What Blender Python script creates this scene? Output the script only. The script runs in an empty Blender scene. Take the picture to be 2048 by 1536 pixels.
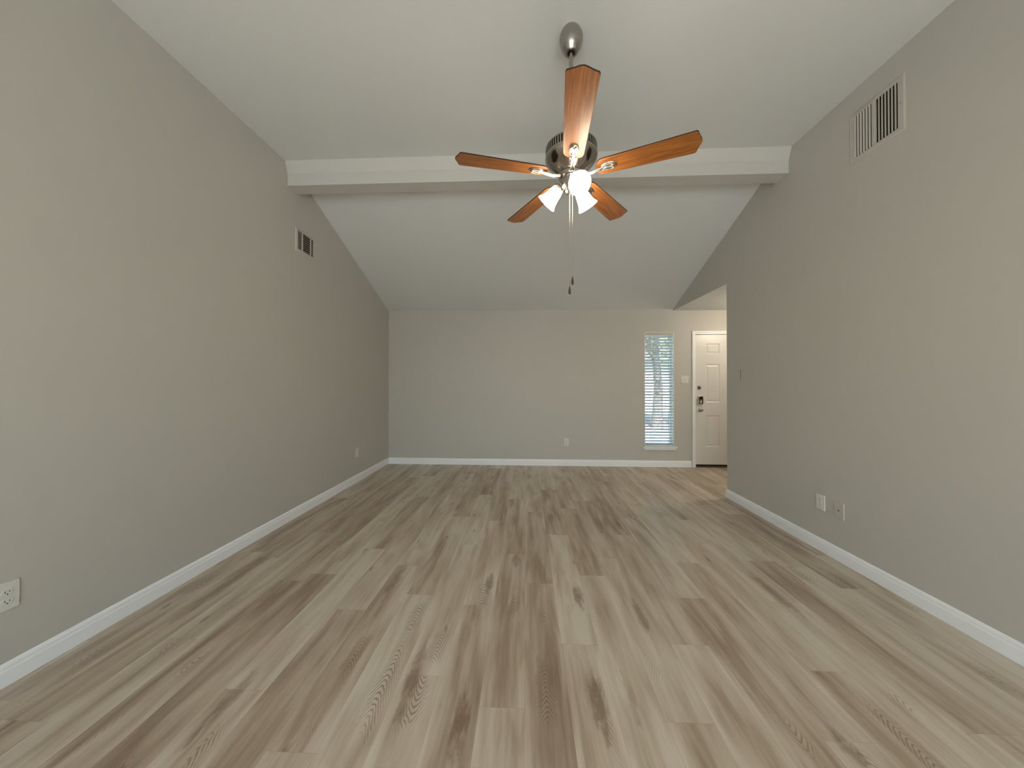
import bpy, bmesh, math, random
from mathutils import Vector, Matrix
random.seed(7)
S = bpy.context.scene
C = S.collection
PI = math.pi

# ------------------------------------------------------------------ camera
W_PX = 2048
cam_d = bpy.data.cameras.new('camera')
cam = bpy.data.objects.new('camera', cam_d)
C.objects.link(cam)
cam_d.sensor_fit = 'HORIZONTAL'
cam_d.sensor_width = 36.0
cam_d.lens = 663.28 / W_PX * 36.0
cam_d.shift_y = -6.1 / W_PX
cam_d.clip_start = 0.02
cam_d.clip_end = 200
HC = 1.283
cam.matrix_world = (Matrix.Translation((0, 0, HC)) @ Matrix.Rotation(0.0430, 4, 'Z')
                    @ Matrix.Rotation(PI / 2 + 0.0082, 4, 'X') @ Matrix.Rotation(0.0012, 4, 'Z'))
S.camera = cam

# ------------------------------------------------------------------ world, daylight, exposure
wd = bpy.data.worlds.new('sky')
S.world = wd
wd.use_nodes = True
wn = wd.node_tree
sky = wn.nodes.new('ShaderNodeTexSky')
sky.sky_type = 'NISHITA'
sky.sun_disc = False
sky.sun_elevation = math.radians(48)
sky.sun_rotation = math.radians(200)
sky.air_density = 1.0
sky.dust_density = 2.0
wn.links.new(sky.outputs[0], wn.nodes['Background'].inputs[0])
wn.nodes['Background'].inputs[1].default_value = 0.62

S.view_settings.view_transform = 'Standard'
S.view_settings.look = 'None'
S.view_settings.gamma = 1.0
S.view_settings.use_curve_mapping = False
S.view_settings.exposure = 0.12


def area(name, loc, rot, sx, sy, power, col):
    l = bpy.data.lights.new(name, 'AREA')
    l.shape = 'RECTANGLE'
    l.size = sx
    l.size_y = sy
    l.energy = power
    l.color = col
    o = bpy.data.objects.new(name, l)
    o.location = loc
    o.rotation_euler = rot
    C.objects.link(o)
    return o


def point(name, loc, power, col, r):
    l = bpy.data.lights.new(name, 'POINT')
    l.energy = power
    l.color = col
    l.shadow_soft_size = r
    o = bpy.data.objects.new(name, l)
    o.location = loc
    C.objects.link(o)
    return o


# sun from behind the house: falls through the rear window onto the floor behind the camera and on the front yard
sl = bpy.data.lights.new('sun', 'SUN')
sl.energy = 25
sl.angle = math.radians(0.6)
sl.color = (0.97, 0.985, 1.0)
so = bpy.data.objects.new('sun', sl)
so.rotation_euler = (math.radians(42), 0, math.radians(-8))
C.objects.link(so)
# added area light in the room, standing in for daylight from the unseen rear window
area('rear_daylight_fill', (0.0, -2.1, 1.40), (PI / 2 - 0.62, 0, 0), 3.5, 2.0, 36, (0.84, 0.93, 1.0))

# ------------------------------------------------------------------ dimensions
XL, XR, YB, H = -2.205, 2.268, 5.226, 2.44
YE, HH = 3.854, 2.42          # end of the right wall, height of the opening and hall ceiling
HF = 3.3195                   # flat ceiling
BY0, BY1, BZ = 2.957, 3.10, 3.1086
K = 0.404
YR = -2.6
XH = 3.95
WT = 0.12


# ------------------------------------------------------------------ materials
def new_mat(name):
    m = bpy.data.materials.new(name)
    m.use_nodes = True
    nt = m.node_tree
    return m, nt, nt.nodes['Principled BSDF']


def lin(r, g, b):
    f = lambda c: (c / 255 / 12.92) if c / 255 <= 0.04045 else ((c / 255 + 0.055) / 1.055) ** 2.4
    return (f(r), f(g), f(b), 1)


def N(nt, t, **kw):
    n = nt.nodes.new(t)
    for k, v in kw.items():
        setattr(n, k, v)
    return n


def M(nt, op, a, b=None, c=None, clamp=False):
    n = N(nt, 'ShaderNodeMath', operation=op)
    n.use_clamp = clamp
    for i, v in enumerate((a, b, c)):
        if v is None:
            continue
        if isinstance(v, (int, float)):
            n.inputs[i].default_value = v
        else:
            nt.links.new(v, n.inputs[i])
    return n.outputs[0]


def noise(nt, vec, scale=1, detail=2, rough=0.5, dist=0.0):
    n = N(nt, 'ShaderNodeTexNoise')
    n.inputs['Scale'].default_value = scale
    n.inputs['Detail'].default_value = detail
    n.inputs['Roughness'].default_value = rough
    n.inputs['Distortion'].default_value = dist
    nt.links.new(vec, n.inputs['Vector'])
    return n.outputs[0]


def smooth(nt, v, lo, hi, a=0.0, b=1.0):
    n = N(nt, 'ShaderNodeMapRange', interpolation_type='SMOOTHSTEP')
    nt.links.new(v, n.inputs[0])
    for i, x in enumerate((lo, hi, a, b)):
        n.inputs[i + 1].default_value = x
    return n.outputs[0]


def comb(nt, x, y, z):
    n = N(nt, 'ShaderNodeCombineXYZ')
    for i, v in enumerate((x, y, z)):
        if isinstance(v, (int, float)):
            n.inputs[i].default_value = v
        else:
            nt.links.new(v, n.inputs[i])
    return n.outputs[0]


def mixc(nt, fac, a, b):
    n = N(nt, 'ShaderNodeMix', data_type='RGBA')
    if isinstance(fac, (int, float)):
        n.inputs[0].default_value = fac
    else:
        nt.links.new(fac, n.inputs[0])
    for i, v in ((6, a), (7, b)):
        if isinstance(v, tuple):
            n.inputs[i].default_value = v
        else:
            nt.links.new(v, n.inputs[i])
    return n.outputs[2]


def paint(name, col, rough=0.6, bump=0.04, scale=220, spec=0.35, var=0.02):
    m, nt, b = new_mat(name)
    tc = N(nt, 'ShaderNodeTexCoord')
    n1 = noise(nt, tc.outputs['Object'], scale, 3)
    n2 = noise(nt, tc.outputs['Object'], 1.3, 2)
    dark = tuple(c * (1 - var) for c in col[:3]) + (1,)
    nt.links.new(mixc(nt, n2, dark, col), b.inputs['Base Color'])
    b.inputs['Roughness'].default_value = rough
    b.inputs['Specular IOR Level'].default_value = spec
    bp = N(nt, 'ShaderNodeBump')
    bp.inputs['Strength'].default_value = bump
    bp.inputs['Distance'].default_value = 0.002
    nt.links.new(n1, bp.inputs['Height'])
    nt.links.new(bp.outputs[0], b.inputs['Normal'])
    return m


def metal(name, col, rough):
    m, nt, b = new_mat(name)
    b.inputs['Metallic'].default_value = 1
    tc = N(nt, 'ShaderNodeTexCoord')
    n1 = noise(nt, tc.outputs['Object'], 60, 2)
    nt.links.new(mixc(nt, n1, tuple(c * 0.93 for c in col[:3]) + (1,), col), b.inputs['Base Color'])
    b.inputs['Roughness'].default_value = rough
    return m


MW = paint('wall_paint', (0.510, 0.492, 0.445, 1), 0.5, 0.05, 160, 0.4)
MC = paint('ceiling_paint', (0.665, 0.67, 0.655, 1), 0.8, 0.05, 120, 0.2)
MBM = paint('beam_paint', (0.560, 0.548, 0.505, 1), 0.7, 0.03, 120, 0.3)
MT = paint('trim_paint', (0.86, 0.87, 0.87, 1), 0.32, 0.01, 30, 0.5)
MD = paint('door_paint', (0.74, 0.72, 0.68, 1), 0.33, 0.01, 30, 0.5)
MPL = paint('plate_plastic', (0.66, 0.65, 0.60, 1), 0.35, 0.0, 30, 0.5)
MGR = paint('grille_enamel', (0.51, 0.485, 0.43, 1), 0.45, 0.0, 30, 0.4)
MDK = paint('dark_void', (0.012, 0.011, 0.010, 1), 0.8, 0.0, 30, 0.2)
MNI = metal('brushed_nickel', (0.42, 0.395, 0.36, 1), 0.27)
MNP = metal('polished_nickel', (0.62, 0.57, 0.50, 1), 0.24)
MHS = metal('housing_nickel', (0.46, 0.41, 0.36, 1), 0.17)
MNA = metal('satin_nickel_hardware', (0.42, 0.39, 0.36, 1), 0.3)
MBL = paint('black_keypad', (0.02, 0.017, 0.015, 1), 0.25, 0.0, 30, 0.5)
MPD = paint('dark_wood_pull', (0.060, 0.030, 0.018, 1), 0.4, 0.0, 30, 0.5)
MTH = paint('bronze_threshold', (0.045, 0.032, 0.024, 1), 0.5, 0.0, 30, 0.4)


def blade_mat():
    m, nt, b = new_mat('fan_blade_oak')
    tc = N(nt, 'ShaderNodeTexCoord')
    sp = N(nt, 'ShaderNodeSeparateXYZ')
    nt.links.new(tc.outputs['Object'], sp.inputs[0])
    v = comb(nt, M(nt, 'MULTIPLY', sp.outputs[0], 5), M(nt, 'MULTIPLY', sp.outputs[1], 90), 0)
    g = noise(nt, v, 1.0, 4, 0.6, 0.3)
    v2 = comb(nt, M(nt, 'MULTIPLY', sp.outputs[0], 9), M(nt, 'MULTIPLY', sp.outputs[1], 400), 3.0)
    g2 = noise(nt, v2, 1.0, 2)
    c1 = mixc(nt, smooth(nt, g, 0.35, 0.7), (0.25, 0.080, 0.015, 1), (0.42, 0.155, 0.034, 1))
    c2 = mixc(nt, smooth(nt, g2, 0.5, 0.75, 0, 0.35), c1, (0.14, 0.045, 0.012, 1))
    nt.links.new(c2, b.inputs['Base Color'])
    b.inputs['Roughness'].default_value = 0.35
    b.inputs['Specular IOR Level'].default_value = 0.45
    return m


MB = blade_mat()
MBE = paint('dark_blade_edge', (0.035, 0.015, 0.008, 1), 0.5, 0.0, 30, 0.3)


def shade_mat():
    m, nt, b = new_mat('frosted_lamp_glass')
    b.inputs['Base Color'].default_value = (0.9, 0.88, 0.82, 1)
    b.inputs['Roughness'].default_value = 0.4
    b.inputs['Emission Color'].default_value = (1.0, 0.90, 0.74, 1)
    b.inputs['Emission Strength'].default_value = 17.0
    return m


MSH = shade_mat()


def emit_mat(name, col, s):
    m, nt, b = new_mat(name)
    b.inputs['Base Color'].default_value = (0.9, 0.9, 0.85, 1)
    b.inputs['Emission Color'].default_value = col
    b.inputs['Emission Strength'].default_value = s
    return m


MBU = emit_mat('glowing_bulb', (1.0, 0.92, 0.78, 1), 25)
MHD = emit_mat('hall_lamp_glass', (1.0, 0.88, 0.70, 1), 6)


def glass_mat():
    m, nt, b = new_mat('window_glass')
    nt.nodes.remove(b)
    t = N(nt, 'ShaderNodeBsdfTransparent')
    t.inputs[0].default_value = (0.93, 0.96, 0.96, 1)
    g = N(nt, 'ShaderNodeBsdfGlossy')
    g.inputs['Roughness'].default_value = 0.02
    f = N(nt, 'ShaderNodeLayerWeight')
    f.inputs[0].default_value = 0.5
    mx = N(nt, 'ShaderNodeMixShader')
    nt.links.new(M(nt, 'ADD', 0.04, M(nt, 'MULTIPLY', 0.9, M(nt, 'POWER', f.outputs['Facing'], 5.0))), mx.inputs[0])
    nt.links.new(t.outputs[0], mx.inputs[1])
    nt.links.new(g.outputs[0], mx.inputs[2])
    nt.links.new(mx.outputs[0], nt.nodes['Material Output'].inputs[0])
    return m


MG = glass_mat()


def slat_mat():
    m, nt, b = new_mat('white_blind_slat')
    b.inputs['Base Color'].default_value = (0.80, 0.82, 0.81, 1)
    b.inputs['Roughness'].default_value = 0.4
    t = N(nt, 'ShaderNodeBsdfTranslucent')
    t.inputs[0].default_value = (0.75, 0.82, 0.84, 1)
    mx = N(nt, 'ShaderNodeMixShader')
    mx.inputs[0].default_value = 0.25
    nt.links.new(b.outputs[0], mx.inputs[1])
    nt.links.new(t.outputs[0], mx.inputs[2])
    nt.links.new(mx.outputs[0], nt.nodes['Material Output'].inputs[0])
    return m


MSL = slat_mat()

PW, PL, PX0 = 0.18, 1.187, -0.1865


def floor_mat():
    m, nt, b = new_mat('oak_vinyl_planks')
    uv = N(nt, 'ShaderNodeUVMap', uv_map='plank')
    at = N(nt, 'ShaderNodeAttribute', attribute_name='seed')
    at.attribute_type = 'GEOMETRY'
    sc = N(nt, 'ShaderNodeSeparateColor')
    nt.links.new(at.outputs['Color'], sc.inputs[0])
    s1, s2, s3 = sc.outputs
    sp = N(nt, 'ShaderNodeSeparateXYZ')
    nt.links.new(uv.outputs[0], sp.inputs[0])
    u, v = sp.outputs[0], sp.outputs[1]
    z = M(nt, 'MULTIPLY', s1, 53.0)
    # broad brown clouds running along the plank
    vb = comb(nt, M(nt, 'MULTIPLY', u, 12), M(nt, 'MULTIPLY', v, 1.55), z)
    broad = noise(nt, vb, 1.0, 2.5, 0.55, 0.35)
    # medium streaks
    vm = comb(nt, M(nt, 'MULTIPLY', u, 55), M(nt, 'MULTIPLY', v, 3.2), M(nt, 'ADD', z, 9.0))
    streak = noise(nt, vm, 1.0, 3, 0.55, 0.5)
    # fine pores
    vf = comb(nt, M(nt, 'MULTIPLY', u, 420), M(nt, 'MULTIPLY', v, 16), z)
    fine = noise(nt, vf, 1.0, 3, 0.6, 0.2)
    tone = M(nt, 'ADD', M(nt, 'MULTIPLY', broad, 0.66), M(nt, 'MULTIPLY', streak, 0.21))
    tone = M(nt, 'ADD', tone, M(nt, 'MULTIPLY', fine, 0.13))
    tone = M(nt, 'ADD', tone, M(nt, 'MULTIPLY', M(nt, 'SUBTRACT', s2, 0.5), 0.16))
    eb = smooth(nt, M(nt, 'MINIMUM', u, M(nt, 'SUBTRACT', PW, u)), 0.0, 0.035, 1.0, 0.0)
    en = noise(nt, comb(nt, M(nt, 'MULTIPLY', u, 8), M(nt, 'MULTIPLY', v, 1.6), M(nt, 'ADD', z, 71)), 1, 2)
    tone = M(nt, 'ADD', tone, M(nt, 'MULTIPLY', M(nt, 'MULTIPLY', eb, smooth(nt, en, 0.42, 0.62)), 0.11))
    cr = N(nt, 'ShaderNodeValToRGB')
    el = cr.color_ramp.elements
    el[0].position = 0.26
    el[0].color = FC[0]
    el[1].position = 0.66
    el[1].color = FC[3]
    e = el.new(0.40)
    e.color = FC[1]
    e = el.new(0.51)
    e.color = FC[2]
    nt.links.new(tone, cr.inputs[0])
    col = cr.outputs[0]
    # cathedral arches in part of the planks
    uc = M(nt, 'SUBTRACT', u, M(nt, 'ADD', 0.06, M(nt, 'MULTIPLY', s3, 0.06)))
    au = M(nt, 'POWER', M(nt, 'ADD', M(nt, 'MULTIPLY', uc, uc), 0.00012), 0.5)
    wob = noise(nt, comb(nt, M(nt, 'MULTIPLY', u, 40), M(nt, 'MULTIPLY', v, 9), z), 1, 3)
    ph = M(nt, 'ADD', M(nt, 'MULTIPLY', v, 230), M(nt, 'MULTIPLY', au, 620))
    ph = M(nt, 'ADD', ph, M(nt, 'MULTIPLY', wob, 11))
    arch = smooth(nt, M(nt, 'SINE', ph), 0.0, 0.95)
    msk = noise(nt, comb(nt, M(nt, 'MULTIPLY', u, 6), M(nt, 'MULTIPLY', v, 2.8), M(nt, 'ADD', z, 31)), 1, 1)
    msk = smooth(nt, msk, 0.56, 0.68)
    near = smooth(nt, au, 0.025, 0.055, 1.0, 0.0)
    am = M(nt, 'MULTIPLY', M(nt, 'MULTIPLY', msk, near), M(nt, 'MULTIPLY', arch, 0.62))
    col = mixc(nt, am, col, FC[4])
    # small knots
    vk = comb(nt, M(nt, 'MULTIPLY', u, 9), M(nt, 'MULTIPLY', v, 2.6), z)
    vo = N(nt, 'ShaderNodeTexVoronoi')
    vo.inputs['Scale'].default_value = 1.0
    vo.inputs['Randomness'].default_value = 1.0
    kw = N(nt, 'ShaderNodeVectorMath', operation='ADD')
    nt.links.new(vk, kw.inputs[0])
    nn = N(nt, 'ShaderNodeTexNoise')
    nn.inputs['Scale'].default_value = 3.0
    nt.links.new(vk, nn.inputs['Vector'])
    sv = N(nt, 'ShaderNodeVectorMath', operation='SCALE')
    sv.inputs['Scale'].default_value = 0.35
    nt.links.new(nn.outputs[1], sv.inputs[0])
    nt.links.new(sv.outputs[0], kw.inputs[1])
    nt.links.new(kw.outputs[0], vo.inputs['Vector'])
    kn = smooth(nt, vo.outputs['Distance'], 0.03, 0.14, 1.0, 0.0)
    gate = M(nt, 'GREATER_THAN', s3, 0.35)
    kn = M(nt, 'MULTIPLY', M(nt, 'MULTIPLY', kn, gate), 0.6)
    col = mixc(nt, kn, col, FC[4])
    # cloudy dark ends seen on particular boards: (x, y, half width, half length)
    geo = N(nt, 'ShaderNodeNewGeometry')
    gp = N(nt, 'ShaderNodeSeparateXYZ')
    nt.links.new(geo.outputs['Position'], gp.inputs[0])
    wx = noise(nt, comb(nt, M(nt, 'MULTIPLY', gp.outputs[0], 42), M(nt, 'MULTIPLY', gp.outputs[1], 13), 0), 1, 6, 0.72)
    wsh = M(nt, 'MULTIPLY', M(nt, 'SUBTRACT', wx, 0.5), 4.2)
    tot = None
    for (kx, ky, hw, hl, st) in KNOTS:
        dx = M(nt, 'DIVIDE', M(nt, 'SUBTRACT', gp.outputs[0], kx), hw)
        dy = M(nt, 'DIVIDE', M(nt, 'SUBTRACT', gp.outputs[1], ky), hl)
        d = M(nt, 'ADD', M(nt, 'MULTIPLY', dx, dx), M(nt, 'MULTIPLY', dy, dy))
        d = M(nt, 'ADD', d, wsh)
        k = smooth(nt, d, -0.2, 1.5, st * 1.15, 0.0)
        tot = k if tot is None else M(nt, 'MAXIMUM', tot, k)
    col = mixc(nt, tot, col, FC[4])
    for (kx, ky, hl) in ARCHES:
        ax = M(nt, 'ABSOLUTE', M(nt, 'SUBTRACT', gp.outputs[0], kx))
        ay = M(nt, 'ABSOLUTE', M(nt, 'SUBTRACT', gp.outputs[1], ky))
        g_ = M(nt, 'MULTIPLY', smooth(nt, ax, 0.022, 0.042, 1, 0), smooth(nt, ay, hl * 0.5, hl, 1, 0))
        p_ = M(nt, 'ADD', M(nt, 'MULTIPLY', gp.outputs[1], 300), M(nt, 'MULTIPLY', M(nt, 'POWER', M(nt, 'ADD', M(nt, 'MULTIPLY', ax, ax), 0.00006), 0.5), 560))
        p_ = M(nt, 'ADD', p_, M(nt, 'MULTIPLY', wx, 10))
        col = mixc(nt, M(nt, 'MULTIPLY', M(nt, 'MULTIPLY', g_, smooth(nt, M(nt, 'SINE', p_), 0.1, 0.9)), 0.6), col, FC[4])
    # bevel lines between planks
    eu = M(nt, 'MINIMUM', u, M(nt, 'SUBTRACT', PW, u))
    ev = M(nt, 'MINIMUM', v, M(nt, 'SUBTRACT', at_len(nt), v))
    ed = M(nt, 'MINIMUM', eu, ev)
    line = smooth(nt, ed, 0.0002, 0.0011, 0.45, 0.0)
    col = mixc(nt, line, col, FC[0])
    nt.links.new(col, b.inputs['Base Color'])
    rg = M(nt, 'ADD', 0.29, M(nt, 'MULTIPLY', fine, 0.12))
    nt.links.new(rg, b.inputs['Roughness'])
    b.inputs['Specular IOR Level'].default_value = 0.5
    bp = N(nt, 'ShaderNodeBump')
    bp.inputs['Strength'].default_value = 0.12
    bp.inputs['Distance'].default_value = 0.001
    hgt = M(nt, 'SUBTRACT', fine, M(nt, 'MULTIPLY', line, 2.0))
    nt.links.new(hgt, bp.inputs['Height'])
    nt.links.new(bp.outputs[0], b.inputs['Normal'])
    return m


def at_len(nt):
    a = N(nt, 'ShaderNodeAttribute', attribute_name='plank_len')
    return a.outputs['Fac']


FC = [(0.265, 0.180, 0.122, 1), (0.385, 0.295, 0.212, 1), (0.500, 0.412, 0.308, 1),
      (0.610, 0.540, 0.425, 1), (0.165, 0.092, 0.052, 1)]
KNOTS = [(-0.49, 1.43, 0.032, 0.18, 0.6), (-0.248, 1.25, 0.034, 0.13, 0.65), (0.289, 1.36, 0.036, 0.15, 0.6),
         (0.315, 2.03, 0.030, 0.12, 0.6), (-0.236, 2.14, 0.026, 0.11, 0.55), (-0.853, 2.14, 0.03, 0.20, 0.5),
         (-0.073, 2.42, 0.032, 0.11, 0.42), (0.232, 3.21, 0.03, 0.13, 0.5), (0.837, 3.05, 0.026, 0.13, 0.45),
         (0.633, 1.88, 0.025, 0.15, 0.5), (0.43, 1.38, 0.02, 0.12, 0.35), (1.52, 2.12, 0.035, 0.22, 0.45),
         (-1.55, 1.95, 0.03, 0.15, 0.4), (-1.20, 1.32, 0.03, 0.14, 0.4), (-1.9, 2.0, 0.035, 0.3, 0.4),
         (1.13, 1.23, 0.025, 0.08, 0.5), (0.084, 1.47, 0.045, 0.16, 0.25), (-0.36, 3.6, 0.03, 0.3, 0.35)]
# boards with bold arched grain: (x, y, half length)
ARCHES = [(0.084, 1.40, 0.17), (1.376, 1.24, 0.20), (-0.81, 1.56, 0.13), (-0.43, 1.62, 0.12)]


# ------------------------------------------------------------------ mesh helpers
class MBld:
    def __init__(self):
        self.v, self.f, self.mi = [], [], []

    def add(self, vs, fs, T=None, mi=0):
        n = len(self.v)
        for p in vs:
            p = Vector(p)
            self.v.append(tuple(T @ p if T else p))
        for f in fs:
            self.f.append(tuple(i + n for i in f))
            self.mi.append(mi)
        return self

    def box(self, x0, y0, z0, x1, y1, z1, T=None, mi=0):
        vs = [(x, y, z) for z in (z0, z1) for y in (y0, y1) for x in (x0, x1)]
        fs = [(0, 2, 3, 1), (4, 5, 7, 6), (0, 1, 5, 4), (2, 6, 7, 3), (0, 4, 6, 2), (1, 3, 7, 5)]
        return self.add(vs, fs, T, mi)

    def prism(self, poly, a0, a1, axis='X', T=None, mi=0):
        """poly of 2D points extruded along axis."""
        def P(p, a):
            if axis == 'X':
                return (a, p[0], p[1])
            if axis == 'Y':
                return (p[0], a, p[1])
            return (p[0], p[1], a)
        n = len(poly)
        vs = [P(p, a0) for p in poly] + [P(p, a1) for p in poly]
        fs = [tuple(range(n - 1, -1, -1)), tuple(range(n, 2 * n))]
        fs += [(i, (i + 1) % n, n + (i + 1) % n, n + i) for i in range(n)]
        return self.add(vs, fs, T, mi)

    def lathe(self, prof, T=None, seg=32, cap=True, mi=0, closed=False):
        vs, fs = [], []
        n = len(prof)
        for r, z in prof:
            for i in range(seg):
                a = 2 * PI * i / seg
                vs.append((r * math.cos(a), r * math.sin(a), z))
        rings = n if closed else n - 1
        for j in range(rings):
            k = (j + 1) % n
            for i in range(seg):
                i2 = (i + 1) % seg
                fs.append((j * seg + i, j * seg + i2, k * seg + i2, k * seg + i))
        if cap and not closed:
            fs.append(tuple(range(seg - 1, -1, -1)))
            fs.append(tuple((n - 1) * seg + i for i in range(seg)))
        return self.add(vs, fs, T, mi)

    def tube(self, pts, r, seg=10, closed=False, T=None, mi=0, flat=1.0):
        pts = [Vector(p) for p in pts]
        n = len(pts)
        vs, fs = [], []
        up = None
        for i, p in enumerate(pts):
            if closed:
                t = (pts[(i + 1) % n] - pts[i - 1]).normalized()
            else:
                t = (pts[min(i + 1, n - 1)] - pts[max(i - 1, 0)]).normalized()
            if up is None:
                up = Vector((0, 0, 1)) if abs(t.z) < 0.9 else Vector((1, 0, 0))
            s = t.cross(up).normalized()
            q = s.cross(t).normalized()
            up = q
            rr = r[i] if isinstance(r, (list, tuple)) else r
            for k in range(seg):
                a = 2 * PI * k / seg
                vs.append(p + s * (rr * math.cos(a)) + q * (rr * flat * math.sin(a)))
        m = n if closed else n - 1
        for j in range(m):
            for k in range(seg):
                k2 = (k + 1) % seg
                j2 = (j + 1) % n
                fs.append((j * seg + k, j * seg + k2, j2 * seg + k2, j2 * seg + k))
        if not closed:
            fs.append(tuple(range(seg - 1, -1, -1)))
            fs.append(tuple((n - 1) * seg + i for i in range(seg)))
        return self.add(vs, fs, T, mi)

    def build(self, name, mat, parent=None, smooth_deg=None, bevel=0.0, T=None):
        me = bpy.data.meshes.new(name)
        me.from_pydata(self.v, [], self.f)
        bm = bmesh.new()
        bm.from_mesh(me)
        bmesh.ops.recalc_face_normals(bm, faces=bm.faces)
        bm.to_mesh(me)
        bm.free()
        mats = mat if isinstance(mat, (list, tuple)) else [mat]
        for m in mats:
            me.materials.append(m)
        if len(mats) > 1:
            for p, i in zip(me.polygons, self.mi):
                p.material_index = i
        if smooth_deg:
            me.shade_smooth() if hasattr(me, 'shade_smooth') else None
            me.set_sharp_from_angle(angle=math.radians(smooth_deg))
        o = bpy.data.objects.new(name, me)
        C.objects.link(o)
        if bevel:
            b = o.modifiers.new('bevel', 'BEVEL')
            b.width = bevel
            b.segments = 2
            b.limit_method = 'ANGLE'
            b.angle_limit = math.radians(40)
        if T:
            o.matrix_world = T
        if parent:
            o.parent = parent
        return o


def thing(name, loc, rot=(0, 0, 0), label=None, cat=None, group=None):
    o = bpy.data.objects.new(name, None)
    o.empty_display_size = 0.05
    o.location = loc
    o.rotation_euler = rot
    C.objects.link(o)
    tag(o, label, cat, group)
    return o


def tag(o, label=None, cat=None, group=None, kind=None):
    if label:
        o['label'] = label
    if cat:
        o['category'] = cat
    if group:
        o['group'] = group
    if kind:
        o['kind'] = kind
    return o


# ------------------------------------------------------------------ floor
def build_floor():
    joints = {-1: 1.92, 0: 1.321, 1: 2.148, 2: 1.655, 4: 2.48, 5: 2.864, 6: 2.04, 7: 2.437, -8: 2.106,
              -10: 2.376, -9: 1.605, -4: 1.13, 9: 2.025, 11: 2.42, 12: 2.18, 3: 2.25, 8: 1.55,
              -2: 1.45, -3: 2.0, -5: 1.85, -6: 1.35, -7: 1.0, 10: 1.3}
    x0, x1, y0, y1 = XL - 0.02, XH, YR, YB + 0.06
    vs, fs, uvs, seeds, lens = [], [], [], [], []
    r0 = math.floor((x0 - PX0) / PW)
    r1 = math.ceil((x1 - PX0) / PW)
    for r in range(r0, r1):
        a = PX0 + r * PW
        j = joints.get(r, random.uniform(0, PL))
        k0 = math.floor((y0 - j) / PL)
        k1 = math.ceil((y1 - j) / PL)
        for k in range(k0, k1):
            b = j + k * PL
            X0, X1 = max(a, x0), min(a + PW, x1)
            Y0, Y1 = max(b, y0), min(b + PL, y1)
            if X1 <= X0 or Y1 <= Y0:
                continue
            n = len(vs)
            flip = random.random() < 0.5
            for (X, Y) in ((X0, Y0), (X1, Y0), (X1, Y1), (X0, Y1)):
                vs.append((X, Y, 0))
                uu, vv = X - a, Y - b
                if flip:
                    uu, vv = PW - uu, PL - vv
                uvs.append((uu, vv))
            fs.append((n, n + 1, n + 2, n + 3))
            seeds.append((random.random(), random.random(), random.random(), 1))
            lens.append(PL)
    nt_ = len(vs)
    me = bpy.data.meshes.new('floor')
    # slab under the plank layer
    zb = -0.12
    sv = [(x0, y0, zb), (x1, y0, zb), (x1, y1, zb), (x0, y1, zb), (x0, y0, -0.001), (x1, y0, -0.001), (x1, y1, -0.001), (x0, y1, -0.001)]
    sf = [(0, 3, 2, 1), (0, 1, 5, 4), (1, 2, 6, 5), (2, 3, 7, 6), (3, 0, 4, 7)]
    npl = len(fs)
    for f in sf:
        fs.append(tuple(i + nt_ for i in f))
        seeds.append((0.5, 0.5, 0.2, 1))
        lens.append(PL)
    me.from_pydata(vs + sv, [], fs)
    uvl = me.uv_layers.new(name='plank')
    for pi, p in enumerate(me.polygons):
        for li in p.loop_indices:
            vi = me.loops[li].vertex_index
            uvl.data[li].uv = uvs[vi] if vi < nt_ else (0.05, 0.5)
    ca = me.attributes.new('seed', 'FLOAT_COLOR', 'FACE')
    for i, s in enumerate(seeds):
        ca.data[i].color = s
    fa = me.attributes.new('plank_len', 'FLOAT', 'FACE')
    for i, s in enumerate(lens):
        fa.data[i].value = s
    me.materials.append(floor_mat())
    o = bpy.data.objects.new('floor', me)
    C.objects.link(o)
    tag(o, kind='structure')


build_floor()

# ------------------------------------------------------------------ room shell
zb_ = lambda y: H + K * (YB - y)       # sloped ceiling height
TOP = 3.45
m = MBld()
m.prism([(YR - WT, 0), (YB + WT, 0), (YB + WT, zb_(YB + WT) + 0.1), (BY1, TOP), (YR - WT, TOP)], XL - WT, XL)
tag(m.build('wall_left', MW), kind='structure')

m = MBld()
m.prism([(YR - WT, 0), (YE, 0), (YE, HH + 0.08), (YB, HH + 0.08), (YB, zb_(YB) + 0.1), (BY1, TOP), (YR - WT, TOP)], XR, XR + WT)
m.box(XR, YE, HH, XR + 0.015, YB, HH + 0.08)
tag(m.build('wall_right', MW), kind='structure')

# front window and entry door openings in the back wall
WX0, WX1, WZ0, WZ1 = 1.836, 2.280, 0.313, 2.036
DX0, DX1, DZ1 = 2.603, 3.517, 2.045
BT = 0.16
m = MBld()
for (a, b, c, d) in ((XL - 0.0, WX0, 0, 2.46), (WX0, WX1, 0, WZ0 - 0.01), (WX0, WX1, 2.087, 2.46), (WX1, DX0 - 0.012, 0, 2.46),
                     (DX0 - 0.012, DX1 + 0.012, DZ1 + 0.015, 2.46), (DX1 + 0.012, XH + WT, 0, 2.46)):
    m.box(a, YB, c, b, YB + BT, d)
tag(m.build('wall_back', MW), kind='structure')

# rear wall with the wide patio window
RX0, RX1, RZ0, RZ1 = -1.75, 1.75, 0.1, 2.4
m = MBld()
for (a, b, c, d) in ((XL, RX0, 0, TOP), (RX0, RX1, 0, RZ0), (RX0, RX1, RZ1, TOP), (RX1, XR, 0, TOP)):
    m.box(a, YR - WT, c, b, YR, d)
tag(m.build('wall_rear', MW), kind='structure')

m = MBld()
m.box(XR + WT, 1.5 - WT, 0, XH + WT, 1.5, 2.6)
tag(m.build('wall_hall_rear', MW), kind='structure')
m = MBld()
m.box(XH, 1.5, 0, XH + WT, YB, 2.6)
tag(m.build('wall_hall', MW), kind='structure')

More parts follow.
